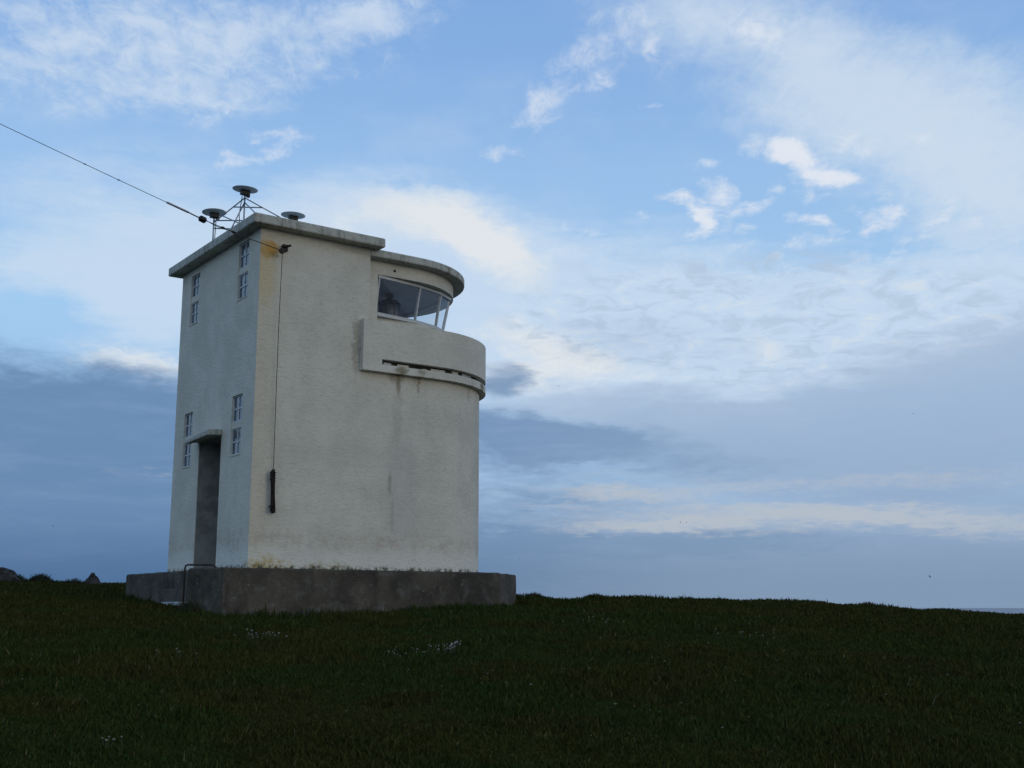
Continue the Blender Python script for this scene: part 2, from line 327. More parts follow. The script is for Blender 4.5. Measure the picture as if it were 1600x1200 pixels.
m, t = mat('window_glass'); M_glass = m
bf = t.n('ShaderNodeNewGeometry').outputs['Backfacing']
fr = t.n('ShaderNodeFresnel', {'IOR': t.math('MULTIPLY_ADD', bf, 1/1.5 - 1.5, 1.5)}).outputs[0]
ob = t.n('ShaderNodeTexCoord').outputs['Object']
gl = t.n('ShaderNodeBsdfGlossy', {'Color': (.95,.97,1,1), 'Roughness': .02})
tr = t.n('ShaderNodeBsdfTransparent', {'Color': (.90,.93,.95,1)})
mx = t.n('ShaderNodeMixShader', {0: t.math('MULTIPLY_ADD', fr, .9, .03), 1: tr.outputs[0], 2: gl.outputs[0]})
t.n('ShaderNodeOutputMaterial', {0: mx.outputs[0]})

m, t = mat('lens_glass'); M_lens = m
ob = t.n('ShaderNodeTexCoord').outputs['Object']
rid = t.n('ShaderNodeTexWave', {'Vector': ob, 'Scale': 9.0, 'Distortion': .2}, bands_direction='Z').outputs[1]
finish(t, t.mix(rid, (.05,.06,.07,1), (.16,.18,.20,1)), .35, spec=.5)

m, t = mat('dark_pane'); M_pane = m
ob = t.n('ShaderNodeTexCoord').outputs['Object']
finish(t, t.mix(t.ramp(t.noise(ob, 2.2, 3), .4, .6), (.055,.07,.10,1), (.10,.12,.15,1)), .10, t.noise(ob, 3, 2), .05, .02, spec=.9)

# ------------------------------------------------------------------ the lighthouse (local axes: x along the long wall, y along the door wall)
C0 = Vector((-4.46066, 20.00881, 0.66770)); RZ = R(35.676)
LH = thing('lighthouse', C0, RZ, 'squat white concrete lighthouse with rounded glazed end standing on the grassy hilltop', 'lighthouse')
W = 3.87; VC = W / 2; RR = VC; UM = 2.21; UC = 3.67
def dline(u0, uc, r, n=40):
    return [(u0, VC - r)] + [(uc + r*math.sin(math.pi*k/n), VC - r*math.cos(math.pi*k/n)) for k in range(n + 1)] + [(u0, VC + r)]

def carve(o, boxes):
    cut = MB()
    for b in boxes: cut.box(*b)
    c = cut.build('cutter', M_wall, o.parent)
    md = o.modifiers.new('cut', 'BOOLEAN'); md.operation = 'DIFFERENCE'; md.object = c; md.solver = 'EXACT'
    bpy.context.view_layer.update()
    dg = bpy.context.evaluated_depsgraph_get()
    me = bpy.data.meshes.new_from_object(o.evaluated_get(dg))
    o.modifiers.clear(); o.data = me
    bpy.data.objects.remove(c)
    return o

# window recesses in the door wall (v0, v1, z0, z1) and the doorway
WINS = [(2.92, 3.37, 4.83, 5.83), (.52, .975, 4.83, 5.89), (2.92, 3.37, 1.985, 3.035), (.525, .985, 1.975, 3.045)]
DOOR = (1.42, 2.51, 0.0, 2.385)
bx = [(-.2, .09, a, b, c, d) for a, b, c, d in WINS] + [(-.2, .78, DOOR[0], DOOR[1], DOOR[2] - .012, DOOR[3])]
tower = MB().box(0, UM, 0, W, -.12, 5.985).build('tower_wall', M_wall, LH)
carve(tower, bx)
md = tower.modifiers.new('bevel', 'BEVEL'); md.width = .018; md.segments = 2; md.limit_method = 'ANGLE'
MB().prism(dline(UM, UC, RR), -.12, 3.622).build('rounded_wall', M_wall, LH)

for (a, b, z0, z1) in WINS:
    zm = (z0 + z1) / 2; tk = .058
    fr_ = MB()
    fx0, fx1 = .030, .062
    for lo, hi in ((z0, zm - tk), (zm + tk, z1)):
        e = .022
        fr_.box(fx0, fx1, a, a + e, lo, hi); fr_.box(fx0, fx1, b - e, b, lo, hi)
        fr_.box(fx0, fx1, a + e, b - e, lo, lo + e); fr_.box(fx0, fx1, a + e, b - e, hi - e, hi)
        vm = (a + b) / 2; zz = (lo + hi) / 2
        fr_.box(fx0 + .004, fx1 - .004, vm - .014, vm + .014, lo + e, hi - e)
        fr_.box(fx0 + .002, fx1 - .002, a + e, vm - .014, zz - .014, zz + .014); fr_.box(fx0 + .002, fx1 - .002, vm + .014, b - e, zz - .014, zz + .014)
    wo = fr_.build('window', M_bar, LH)
    MB().box(fx0 - .014, fx1, a, b, zm - tk, zm + tk).build('transom', M_wall, wo)     # thick bar between the two lights
    pn = MB()
    for lo, hi in ((z0, zm - tk), (zm + tk, z1)): pn.box(.046, .054, a + .022, b - .022, lo + .022, hi - .022)
    pn.build('pane', M_pane, wo)
    sl = MB().box(-.012, .029, a, b, z0 - .02, z0 + .003).build('sill', M_wall, wo)

# door, darker sheets that paint shade into its recess, canopy
M_recess_shade = simple('shade_toned_recess', (.27, .27, .25), .9, var=.22, scale=5, spec=.2)
MB().box(.012, .76, DOOR[1] - .005, DOOR[1] + .02, -.01, DOOR[3]).box(.012, .76, DOOR[0] + .0, DOOR[1] - .006, DOOR[3] - .006, DOOR[3] + .02).box(.012, .76, DOOR[0] - .02, DOOR[0] + .005, -.01, DOOR[3] - .008).build('recess_shade_sheets', M_recess_shade, LH)
dr = MB().box(.70, .74, DOOR[0] + .04, DOOR[1] - .04, .02, 2.1).build('door', M_door, LH, .006)
MB().tube([(.66, 1.56, 1.0), (.63, 1.56, 1.0), (.63, 1.70, 1.0)], .011).build('handle', M_iron, dr)
cn = MB()
cn.add([(0,1.385,2.395),(0,2.60,2.395),(-.27,2.55,2.335),(-.27,1.40,2.385), (0,1.385,2.515),(0,2.60,2.515),(-.27,2.55,2.405),(-.27,1.40,2.50)],
       [(0,1,2,3),(4,7,6,5),(0,3,7,4),(3,2,6,7),(2,1,5,6),(1,0,4,5)])
cn.build('door_canopy', M_fascia, LH, .02)

# roofs
def slab(name, pts, z0, z1): return MB().prism(pts, z0, z1).build(name, M_fascia, LH, .028, 3)
slab('roof_slab', [(-.235,-.235),(2.40,-.235),(2.40,W+.235),(-.235,W+.235)], 5.972, 6.15)
ULC = 3.27
slab('lantern_roof', dline(UM + .003, ULC + .02, RR - .005), 5.845, 6.0)

# lantern room: dwarf wall, corner piers, lintel ring
RL = 1.715
MB().prism(dline(UM + .002, ULC, 1.50), 3.62, 4.80).build('lantern_base', M_wall, LH)
oo, ii = dline(UM + .002, ULC, RL), dline(UM + .002, ULC, RL - .16)
MB().wallstrip(oo, ii, 5.575, 5.85).build('lintel', M_wall, LH)
for s in (-1, 1):
    y0 = VC + s * RL; y1 = VC + s * (RL - .16)
    MB().box(UM + .002, 2.50, min(y0, y1), max(y0, y1), 3.62, 5.575).build('pier', M_wall, LH)
MB().box(UM + .003, UM + .03, .5, W - .5, 4.80, 5.845).build('room_wall', M_inner, LH)
MB().prism(dline(UM + .032, ULC, 1.552), 5.578, 5.60).build('ceiling', M_inner, LH)
MB().prism(dline(UM + .03, ULC, 1.38), 4.80, 4.815).build('room_floor', M_inner, LH)
# vent hole above the window
MB().tube([(2.86, .215, 5.70), (2.86, .255, 5.70)], .027, 12).build('vent_hole', M_black, LH)

# raked glazing, eight facets
TOPV = [(2.505, .235), (3.522, .392), (4.142, .600), (4.57, .90)]
BOTV = [(2.496, .365), (3.465, .490), (4.080, .695), (4.44, .955)]
def ring(pts, z):
    return [Vector((x, y, z)) for x, y in pts] + [Vector((x, 2*VC - y, z)) for x, y in pts[::-1]]
top = ring(TOPV, 5.565); bot = ring(BOTV, 4.83)
ctr = Vector((3.3, VC, 5.2))
def bar(mb, p, q, inward, w_, d_):
    """rectangular bar from p to q; w_ across the glass, d_ deep"""
    t_ = (q - p).normalized(); n_ = inward.normalized(); s_ = t_.cross(n_).normalized()
    vs = []
    for e in (p, q):
        for a, b in ((-1,-1),(1,-1),(1,1),(-1,1)): vs.append(e + s_ * (w_/2*a) + n_ * (d_/2*b))
    mb.add(vs, [(0,3,2,1),(4,5,6,7),(0,1,5,4),(1,2,6,5),(2,3,7,6),(3,0,4,7)])
for i in range(len(top) - 1):
    A, B, Cc, D = top[i], top[i+1], bot[i+1], bot[i]
    nrm = (B - A).cross(D - A).normalized()
    if nrm.dot(ctr - A) < 0: nrm = -nrm
    f = MB(); h = .032
    ex = (B - A).normalized()
    up_ = (A - D).normalized()
    bar(f, A - up_*.025 , B - up_*.025, nrm, .05, .07); bar(f, D + up_*.022, Cc + up_*.022, nrm, .042, .07)
    eA = .028 if i else .035
    bar(f, D + up_*.05 + ex*eA, A - up_*.05 + ex*eA, nrm, .032, .05); 
    if i == len(top) - 2: bar(f, Cc + up_*.05 - ex*.035, B - up_*.05 - ex*.035, nrm, .032, .05)
    lw = f.build('lantern_window', M_frame, LH)
    p = MB(); ins = nrm * .01
    p.add([A + ins, B + ins, Cc + ins, D + ins], [(0,1,2,3)]); p.build('pane', M_glass, lw)
# outer sill carrying the glazing
MB().prism([(UM + .002, BOTV[0][1] - .05)] + [(x + (.0 if k == 0 else .04), y - .05) for k, (x, y) in enumerate(BOTV)] + [(x + (.0 if k == 0 else .04), 2*VC - y + .05) for k, (x, y) in reversed(list(enumerate(BOTV)))] + [(UM + .002, 2*VC - BOTV[0][1] + .05)], 4.795, 4.832).build('lantern_sill', M_frame, LH)

# balcony: bottom band, upstand parapet, gap between them with stub supports
RB = RR + .13
UB = 2.03
oo = dline(UB, UC, RB); ii = dline(UB, UC, RR)
MB().wallstrip(oo, ii, 3.612, 3.752).build('balcony_band', M_wall, LH)
MB().prism(dline(UM + .004, UC, RR - .01), 3.623, 3.70).build('balcony_floor', M_wall, LH)
oo = dline(UB, UC, RB); ii = dline(UB, UC, RR)
MB().wallstrip(oo, ii, 3.852, 4.578).build('parapet', M_wall, LH)
for s in (-1, 1):
    y0 = VC + s * RB; y1 = VC + s * (RR)
    MB().box(UB, 2.432, min(y0, y1) , max(y0, y1), 3.752, 3.852).build('parapet_foot', M_wall, LH)
M_slot_shade = simple('slot_shade_tone', (.045, .042, .036), .95, var=.5, scale=12)  # dark strip behind the gap, the slot's shade put into its colour
MB().wallstrip(dline(2.30, UC, RR - .005), dline(2.30, UC, RR - .03), 3.70, 3.93).build('slot_shade_strip', M_slot_shade, LH)
random.seed(3)
pos = 2.52; stubs = []
while pos < 9.3:
    wd = random.choice((.10, .16, .24, .32)); stubs.append((pos, wd)); pos += wd + random.choice((.10, .14, .2, .3))
def along(s_):
    """point on the balcony centre line at length s_ from u = 0"""
    r = RR + .03
    if s_ < UC: return (s_, VC - r), (1, 0)
    a = (s_ - UC) / r
    if a < math.pi: return (UC + r*math.sin(a), VC - r*math.cos(a)), (math.cos(a), math.sin(a))
    return (UC - (a - math.pi) * r, VC + r), (-1, 0)
for s_, wd in stubs:
    (x0, y0), (dx, dy) = along(s_); (x1, y1), _ = along(s_ + wd)
    nx, ny = -dy, dx; d_ = .07
    MB().prism([(x0 + nx*.0, y0 + ny*.0), (x1, y1), (x1 + nx*d_, y1 + ny*d_), (x0 + nx*d_, y0 + ny*d_)], 3.70, random.choice((3.82, 3.80, 3.79, 3.815, 3.835))).build('stub_support', M_pale if random.random() < .35 else M_wall, LH)

# plinth with bevelled seaward end and skewed wing by the steps
pp = [(-.60,-.45),(4.86,-.45),(5.98,.55),(5.98,3.32),(4.86,4.45),(-.47,4.85),(-.47,.95),(-.62,.95),(-.86,.42)]
def worn_block(outline, z0, z1, step=.11):
    """cast concrete block with a slightly wavy face and a worn, chipped top edge"""
    pts = []
    for i, (x0, y0) in enumerate(outline):
        x1, y1 = outline[(i+1) % len(outline)]; n = max(1, int(math.hypot(x1-x0, y1-y0) / step))
        nx, ny = (y1-y0), -(x1-x0); l = math.hypot(nx, ny); nx /= l; ny /= l
        for k in range(n):
            pts.append((x0 + (x1-x0)*k/n, y0 + (y1-y0)*k/n, nx, ny))
    cx = sum(q[0] for q in pts) / len(pts); cy = sum(q[1] for q in pts) / len(pts)
    zs = [z0, z0 + .4] + [z1 - d for d in (.8, .7, .6, .5, .4, .31, .23, .16, .10, .06, .03, .012)]
    rows = []
    for z in zs:
        row = []
        for x, y, nx, ny in pts:
            d = (mnoise.noise((x*1.7, y*1.7, z*2.2)) * .014 + mnoise.noise((x*6, y*6, z*7)) * .007)
            if z > z1 - .11: d -= max(0, mnoise.noise((x*3.1 + 7, y*3.1, 2.0)) - .12) * .10 * (1 - (z1 - z) / .11)
            if z > z1 - .02: d -= .010
            row.append((x + nx*d, y + ny*d, z))
        rows.append(row)
    for inset, drop in ((.035, .0), (.12, .0)):
        row = []
        for x, y, nx, ny in pts:
            dz = mnoise.noise((x*2.3, y*2.3, 5.0)) * .010 - max(0, mnoise.noise((x*3.1 + 7, y*3.1, 2.0)) - .12) * .05
            row.append((x - nx*inset, y - ny*inset, z1 + (dz if inset < .1 else 0)))
        rows.append(row)
    m_ = len(pts); b = MB()
    b.add([p for r in rows for p in r], [(i*m_+k, i*m_+(k+1) % m_, (i+1)*m_+(k+1) % m_, (i+1)*m_+k) for i in range(len(rows)-1) for k in range(m_)] + [tuple(range((len(rows)-1)*m_, len(rows)*m_))])
    return b
pl_ = worn_block(pp, -1.5, -.033).build('plinth', M_plinth, LH)
MB().box(-.62, -.472, 1.0, 2.62, -1.4, -.36).build('step', M_plinth, LH, .012)
MB().box(-.80, -.622, 1.0, 2.66, -.655, -.585).build('step', M_pale, LH, .012)
MB().box(-.77, -.622, 1.02, 2.62, -1.4, -.657).build('step', M_plinth, LH)
MB().tube([(-.91,.46,-1.2),(-.91,.46,-.03),(-.90,.45,.008),(-.87,.41,.02),(-.72,.14,.018),(-.62,-.06,.012),(-.58,-.10,-.05)], .016, 8).build('handrail', M_iron, LH)
# iron wire bracket on the long wall
br = MB()
br.box(.40,.50,-.05,.0,5.60,5.70); br.tube([(.45,-.03,5.65),(.36,-.16,5.585)], .02); br.box(.385,.475,-.10,-.03,5.665,5.705)
br.tube([(.47,-.08,5.68),(.53,-.12,5.70)], .022)
br.add(*(lambda q: (q.v, q.f))(MB().lathe([(.0,-.02),(.055,-.02),(.042,0),(.055,.02),(.0,.02)], (0,0,0), 14)))
bo = br.build('wire_bracket', M_iron, LH)
for v_ in bo.data.vertices[-70:]:
    x, y, z = v_.co; v_.co = (.325 + x, -.195 + z, 5.545 + y)

# ------------------------------------------------------------------ things on and in the lighthouse
TM = Matrix.Translation(C0) @ Matrix.Rotation(RZ, 4, 'Z')
def wp(p): return TM @ Vector(p)

LA = thing('lighthouse_lamp', wp((3.40, 1.36, 4.87)), RZ, 'dark drum-shaped lamp with a domed cap behind the lantern room glass', 'lamp')
MB().lathe([(.17,0),(.19,.02),(.19,.12),(.16,.14)], (0,0,0)).build('pedestal', M_lamp, LA)
MB().lathe([(.175,.14),(.20,.20),(.20,.42),(.175,.47)], (0,0,0)).build('lens', M_lens, LA)
for k in range(8):
    a = k * math.pi / 4; MB().tube([(.205*math.cos(a), .205*math.sin(a), .13), (.205*math.cos(a), .205*math.sin(a), .48)], .009, 6).build('lens_bar', M_lamp, LA)
cap = MB().lathe([(.24,.47),(.245,.49),(.17,.55),(.085,.58),(.06,.60)], (0,0,0)).build('cap', M_lamp, LA)
MB().lathe([(.06,.595),(.05,.63),(.085,.65),(.085,.73),(.05,.76)], (0,0,0), 18).build('ventilator', M_lamp, cap)

AN = thing('antenna_array', wp((.4, 1.5, 6.15)), RZ, 'steel frame on the flat roof carrying three pale disc antennas', 'antenna')
def al(p): return (p[0] - .4, p[1] - 1.5, p[2] - 6.15)
M1, M2, M3 = (.11, 1.09), (.03, 2.40), (1.21, 1.33)
for (mx_, my_), zt, tilt in ((M1, 7.02, .05), (M2, 6.92, -.04), (M3, 6.80, .03)):
    MB().tube([al((mx_, my_, 6.145)), al((mx_, my_, zt - .07))], .016, 8).build('mast', M_metal, AN)
    dd = MB().lathe([(.03,-.014),(.10,-.012),(.205,-.006),(.235,.001),(.236,.007),(.20,.012),(.06,.022)], (0,0,0), 40).build('disc_antenna', M_dish, AN)
    dd.location = al((mx_, my_, zt)); dd.rotation_euler = (tilt, tilt * .6, 0)
    MB().box(-.075,.085,-.06,.06,-.105,-.012).box(.04,.10,-.03,.03,-.135,-.09).build('receiver_box', M_black, dd, .008)
def P3(m_, z): return (m_[0], m_[1], z)
def lerp(a, b, k): return tuple(a[i] + (b[i]-a[i])*k for i in range(3))
ap1, ap2 = P3(M1, 6.86), P3(M1, 6.77)
l2, l3 = P3(M2, 6.72), P3(M3, 6.62)
br_l = [(ap1, l2), (ap1, l3), (ap2, (-.17, 1.02, 6.15)), (ap2, (-.05, .0, 6.15)), (lerp(ap1, l2, .36), lerp(ap1, l3, .36)), (P3(M2, 6.76), P3(M3, 6.70)), (P3(M2, 6.60), P3(M3, 6.5)), (lerp(ap1, l2, .72), (-.17, .55, 6.15))]
for a, b in br_l: MB().tube([al(a), al(b)], .0125, 6).build('brace', M_metal, AN)
def cable(a, b, sag, n=10):
    return [tuple(a[i] + (b[i]-a[i])*k/n + (0, 0, -sag*4*(k/n)*(1-k/n))[i] for i in range(3)) for k in range(n+1)]
MB().tube([al(p) for p in cable((.07,1.12,6.9),(.10,1.3,6.6),.0) + cable((.10,1.3,6.6),(.15,1.35,6.15),.0)], .008, 6).build('cable', M_black, AN)
MB().tube([al(p) for p in cable((.06,2.36,6.8),(-.02,2.2,6.15),.06)], .008, 6).build('cable', M_black, AN)

AW = thing('aerial_wire', wp((.32,-.2,5.54)), RZ, 'taut aerial wire with an insulator and strainer rising from the wall bracket', 'wire')
def aw(p): return (p[0] - .32, p[1] + .2, p[2] - 5.54)
PW = [(.32,-.21,5.54),(-.357,-.287,5.622),(-.642,-.319,5.672),(-.825,-.339,5.70),(-.97,-.355,5.724),(-1.19,-.38,5.765)]
MB().tube([aw(p) for p in PW], .008, 6).build('lower_wire', M_wire, AW)
ln = []
for k in range(41):
    u_ = -1.457 - k * .33; q = -1.457 - u_
    ln.append((u_, -.409 + (u_ + 1.457) * .115, 5.826 + q * .2175 - .0028 * q * (3.2 - q) if q < 3.2 else 5.826 + q * .2175 + .0010 * (q - 3.2)))
MB().tube([aw(p) for p in ln], .0055, 6).build('upper_wire', M_wire, AW)
def twd(p, q, k): return lerp(p, q, k)
MB().tube([aw((-1.30,-.392,5.787)), aw((-1.40,-.404,5.808)), aw((-1.47,-.41,5.828))], .012, 6).build('shackle', M_iron, AW)
ib = MB().tube([aw((-1.165,-.377,5.752)), aw((-1.185,-.38,5.758)), aw((-1.27,-.389,5.779)), aw((-1.29,-.391,5.784))], [.03,.055,.055,.03], 10).build('insulator', M_black, AW)
MB().tube([aw(lerp(ln[0], ln[2], .02)), aw(lerp(ln[0], ln[2], .05)), aw(lerp(ln[0], ln[2], .62)), aw(lerp(ln[0], ln[2], .65))], [.010,.019,.019,.010], 8).build('strainer', M_metal, AW)
for q in ((-.642,-.319,5.672),(-.84,-.341,5.703)):
    MB().tube([aw((q[0]-.045,q[1],q[2]+.010)), aw(q), aw((q[0]+.045,q[1],q[2]-.010))], [.012,.026,.012], 8).build('clamp', M_iron, AW)
MB().tube([aw(p) for p in cable((-.66,-.322,5.69),(-1.16,-.376,5.77),.035)], .006, 6).build('tail_wire', M_wire, AW)
for k in (5.5, 3.8):
    i = int(k); q = lerp(ln[i], ln[i+1], k - i)
    MB().tube([aw((q[0]-.02,q[1],q[2])), aw(q), aw((q[0]+.02,q[1],q[2]))], [.005,.013,.005], 6).build('clamp', M_iron, AW)

RP = thing('hanging_rope', wp((.36,-.04,.9)), RZ, 'thin dark halyard hanging down the wall and ending in a tied black hank', 'rope')
hl = [(.335,-.19,5.52),(.343,-.15,4.9),(.353,-.11,4.1),(.365,-.08,3.2),(.376,-.06,2.4),(.385,-.045,1.68)]
MB().tube([(a-.36, b+.04, c-.9) for a, b, c in hl], .006, 6).build('halyard', M_rope, RP)
hk = MB(); random.seed(11)
for k in range(9):
    du = (k - 4) * .0075; zt = 1.66 + random.uniform(-.03, .02); zb = .935 + random.uniform(-.03, .03); wv = random.uniform(-.01, .01)
    a_ = .365 + du * .7; b_ = .39 + du + .02
    pts = []
    for j in range(29):
        q = j / 28
        if q < .5: z = zb + (zt - zb) * (q * 2); x = a_ - .022 + .03 * math.sin(q * math.pi * 2 + wv) * .4
        else: z = zt - (zt - zb) * (q * 2 - 1); x = b_ - .022 + .03 * math.sin(q * math.pi * 2) * .4
        x += (1.6 - z) * .045 - .01
        pts.append((x - .36 - .01 * (k % 3), -.045 - .012 * (k % 3) + .0, z - .9))
    hk.tube(pts + [pts[0]], .0095, 6)
hko = hk.build('rope_hank', M_rope, RP)
for zz in (.56, .66, .10):
    tie = MB()
    tie.tube([(.012 + .05*math.cos(a*.5), -.02 + .032*math.sin(a*.5), zz + .004*a) for a in range(14)], .008, 6)
    tie.build('tie', M_rope, hko)

# ------------------------------------------------------------------ the hilltop
SKYL = [(-40,1.15),(-26,1.2),(-23.3,1.30),(-22.5,1.24),(-20.6,1.18),(-18.2,1.14),(-14,.98),(-8,.8),(-3,.66),(.3,.56),(1.2,.57),(2.15,.43),(3.2,.43),(3.7,.55),(5.5,.57),(6.4,.55),(7.3,.45),(8.8,.40),(10.0,.40),(11.2,.34),(12.1,.40),(14.1,.34),(15.3,.22),(16.7,.20),(17.8,.09),(18.9,-.02),(20,-.01),(20.8,-.13),(23.2,-.27),(27,-.4),(40,-1.0)]
SA = np.array([s[0] for s in SKYL]); SE = np.array([s[1] for s in SKYL])
def vnoise(x, y, seed=0):
    xi = np.floor(x).astype(np.int64); yi = np.floor(y).astype(np.int64); fx = x - xi; fy = y - yi
    fx = fx*fx*(3-2*fx); fy = fy*fy*(3-2*fy)
    def h(a, b):
        n = (a * 374761393 + b * 668265263 + seed * 1442695041) & 0x7fffffff
        n = ((n ^ (n >> 13)) * 1274126177) & 0x7fffffff
        n = n ^ (n >> 16)
        return (n & 0xffff) / 65535.0
    return (h(xi,yi)*(1-fx)+h(xi+1,yi)*fx)*(1-fy) + (h(xi,yi+1)*(1-fx)+h(xi+1,yi+1)*fx)*fy
def fbm(x, y, sc_, seed=0, octv=4):
    s_ = 0; a = .5; f = sc_
    for k in range(octv): s_ = s_ + a * vnoise(x*f + 17.3*k, y*f - 9.1*k, seed + k); a *= .5; f *= 2.03
    return s_
def sstep(x, a, b):
    t_ = np.clip((x - a) / (b - a), 0, 1); return t_*t_*(3-2*t_)
def ground(x, y):
    x = np.asarray(x, float); y = np.asarray(y, float)
    d = np.hypot(x, y) + 1e-6; az_ = np.degrees(np.arctan2(x, y))
    azc = np.clip(az_, -40, 40)
    dc = 34 - 8.0 * sstep(azc, -14, 2) + 3.0 * sstep(azc, 8, 24)
    zc = dc * np.tan(np.radians(np.interp(azc, SA, SE)))
    k = .12 + .06 * sstep(azc, -8, 8)
    t_ = d / dc
    zin = -1.6 + (zc + 1.6) * t_ * (1 + k * (1 - t_))
    zout = zc - .030 * (d - dc) - .010 * (d - dc)**2
    z = np.where(t_ < 1, zin, zout)
    fade = sstep(np.abs(az_), 45, 110)
    zb = -1.6 - .035 * d - .0012 * d * d
    z = z * (1 - fade) + zb * fade
    amp = sstep(d, 3, 9) * (1 - .45 * sstep(d, 22, 27))
    z = z + amp * ((fbm(x, y, .45, 3) - .47) * .17 + (fbm(x, y, 1.7, 9) - .47) * .085)
    # turf banked up against the door side of the plinth
    z = z + .17 * np.exp(-(((x + 5.4) / 3.4)**2 + ((y - 21.2) / 3.4)**2)) - .07 * np.exp(-((x / 1.8)**2 + ((y - 22.9) / 1.8)**2))
    z = z - .045 * sstep(d, 20, 26)
    return np.maximum(z, -41 + 0 * z)

m, t = mat('turf'); M_turf = m
ob = t.n('ShaderNodeTexCoord').outputs['Object']
n1 = t.noise(ob, .5, 6, .6); n2 = t.noise(ob, 2.4, 6, .65); n3 = t.noise(ob, 30, 4, .65)
c = t.mix(t.ramp(n1, .38, .62), (.038,.046,.010,1), (.046,.041,.011,1))
c = t.mix(t.math('MULTIPLY', t.ramp(n2, .45, .7), .6), c, (.048,.040,.015,1))
c = t.mix(t.math('MULTIPLY', t.ramp(n3, .4, .65), .5), c, (.016,.020,.007,1))
finish(t, c, 1.0, t.math('ADD', n3, n2), .9, .06, spec=0.0)

ds = np.concatenate([[0.0], np.arange(.8, 6, .4), np.arange(6, 45, .22), 45 * np.exp(np.linspace(.02, 1.15, 30))])
azs = np.concatenate([np.arange(-40, 40, .3), np.arange(40, 320, 3.5)])
na, nd_ = len(azs), len(ds)
A2, D2 = np.meshgrid(np.radians(azs), ds)
gx, gy = D2*np.sin(A2), D2*np.cos(A2); gz = ground(gx, gy)
vs = np.stack([gx, gy, gz], -1).reshape(-1, 3)
ii_, jj_ = np.meshgrid(np.arange(nd_ - 1), np.arange(na), indexing='ij')
q = np.stack([ii_*na + jj_, (ii_+1)*na + jj_, (ii_+1)*na + (jj_+1) % na, ii_*na + (jj_+1) % na], -1).reshape(-1, 4)
def mesh_np(name, verts, faces, nper, material, smooth=True):
    me = bpy.data.meshes.new(name); nv, nf = len(verts), len(faces)
    me.vertices.add(nv); me.vertices.foreach_set('co', verts.astype(np.float32).ravel())
    me.loops.add(nf * nper); me.loops.foreach_set('vertex_index', faces.astype(np.int32).ravel())
    me.polygons.add(nf); me.polygons.foreach_set('loop_start', np.arange(0, nf*nper, nper, dtype=np.int32))
    me.polygons.foreach_set('use_smooth', np.full(nf, smooth))
    me.update(calc_edges=True); me.validate(); me.materials.append(material)
    o = bpy.data.objects.new(name, me); COL.objects.link(o); return o
g = mesh_np('ground', vs, q[:, ::-1], 4, M_turf); tag(g, kind='structure')

m, t = mat('sea_water'); M_sea = m
ob = t.n('ShaderNodeTexCoord').outputs['Object']
finish(t, t.mix(t.noise(ob, .01, 4), (.03,.06,.12,1), (.04,.08,.15,1)), .35, t.noise(t.vmath('MULTIPLY', ob, (1,1,1)), .08, 5), .5, 2.0, spec=.3)
rs_ = [0, 60, 200, 600, 2000, 6000, 16000, 40000]; na2 = 72
sv = np.array([(r*math.sin(2*math.pi*k/na2), r*math.cos(2*math.pi*k/na2), -40.0) for r in rs_ for k in range(na2)])
sf = np.array([(i*na2+k, (i+1)*na2+k, (i+1)*na2+(k+1) % na2, i*na2+(k+1) % na2) for i in range(len(rs_)-1) for k in range(na2)])
tag(mesh_np('sea', sv, sf[:, ::-1], 4, M_sea), kind='structure')

# grass: one mass of single blades, colour varying from blade to blade
rng = np.random.default_rng(5)
NB = 430000
az_b = rng.uniform(-34, 34, NB); tt = rng.uniform(0, 1, NB)
d_b = 6.5 * (37.0 / 6.5) ** (tt ** .8)
bx_, by_ = d_b*np.sin(np.radians(az_b)), d_b*np.cos(np.radians(az_b))
# keep blades out of the plinth
ca, sa = math.cos(-RZ), math.sin(-RZ)
lx = (bx_-C0.x)*ca - (by_-C0.y)*sa; ly = (bx_-C0.x)*sa + (by_-C0.y)*ca
inside = (lx > -.62) & (lx < 5.9) & (ly > -.45) & (ly < 4.8) | (lx > -.86) & (lx < -.5) & (ly > .0) & (ly < 2.64)
keep = ~inside
bx_, by_, d_b, az_b = bx_[keep], by_[keep], d_b[keep], az_b[keep]; NB = len(bx_)
bz_ = ground(bx_, by_) - .01
clump = fbm(bx_, by_, 1.1, 21); tuft = fbm(bx_, by_, 3.5, 33)
lxk, lyk = lx[keep], ly[keep]
near = np.clip(1 - np.maximum(np.maximum(-.6 - lxk, lxk - 5.0), np.maximum(-.45 - lyk, lyk - 4.9)) / .5, 0, 1)
hgt = (.035 + .065 * np.clip((clump - .3) * 2, 0, 1) + .045 * np.clip((tuft - .5) * 4, 0, 1)) * rng.uniform(.6, 1.3, NB) * (1 + 1.0 * near * rng.uniform(.3, 1, NB))
tall = rng.uniform(0, 1, NB) < .006; hgt = np.where(tall, hgt * 2.0, hgt)
crest = sstep(d_b, 24, 30); hgt *= (1 - .25 * crest) * (.62 + .38 * sstep(d_b, 7, 15))
wid = (.0045 + .00032 * d_b) * rng.uniform(.7, 1.3, NB)
th = rng.uniform(0, 2*np.pi, NB); lean = rng.uniform(.1, .7, NB) * hgt; lth = rng.uniform(0, 2*np.pi, NB)
wx, wy = np.cos(th)*wid, np.sin(th)*wid; lx_, ly_ = np.cos(lth)*lean, np.sin(lth)*lean
V_ = np.zeros((NB, 5, 3))
V_[:,0] = np.stack([bx_-wx, by_-wy, bz_], -1); V_[:,1] = np.stack([bx_+wx, by_+wy, bz_], -1)
V_[:,2] = np.stack([bx_+wx*.7+lx_*.35, by_+wy*.7+ly_*.35, bz_+hgt*.6], -1); V_[:,3] = np.stack([bx_-wx*.7+lx_*.35, by_-wy*.7+ly_*.35, bz_+hgt*.6], -1)
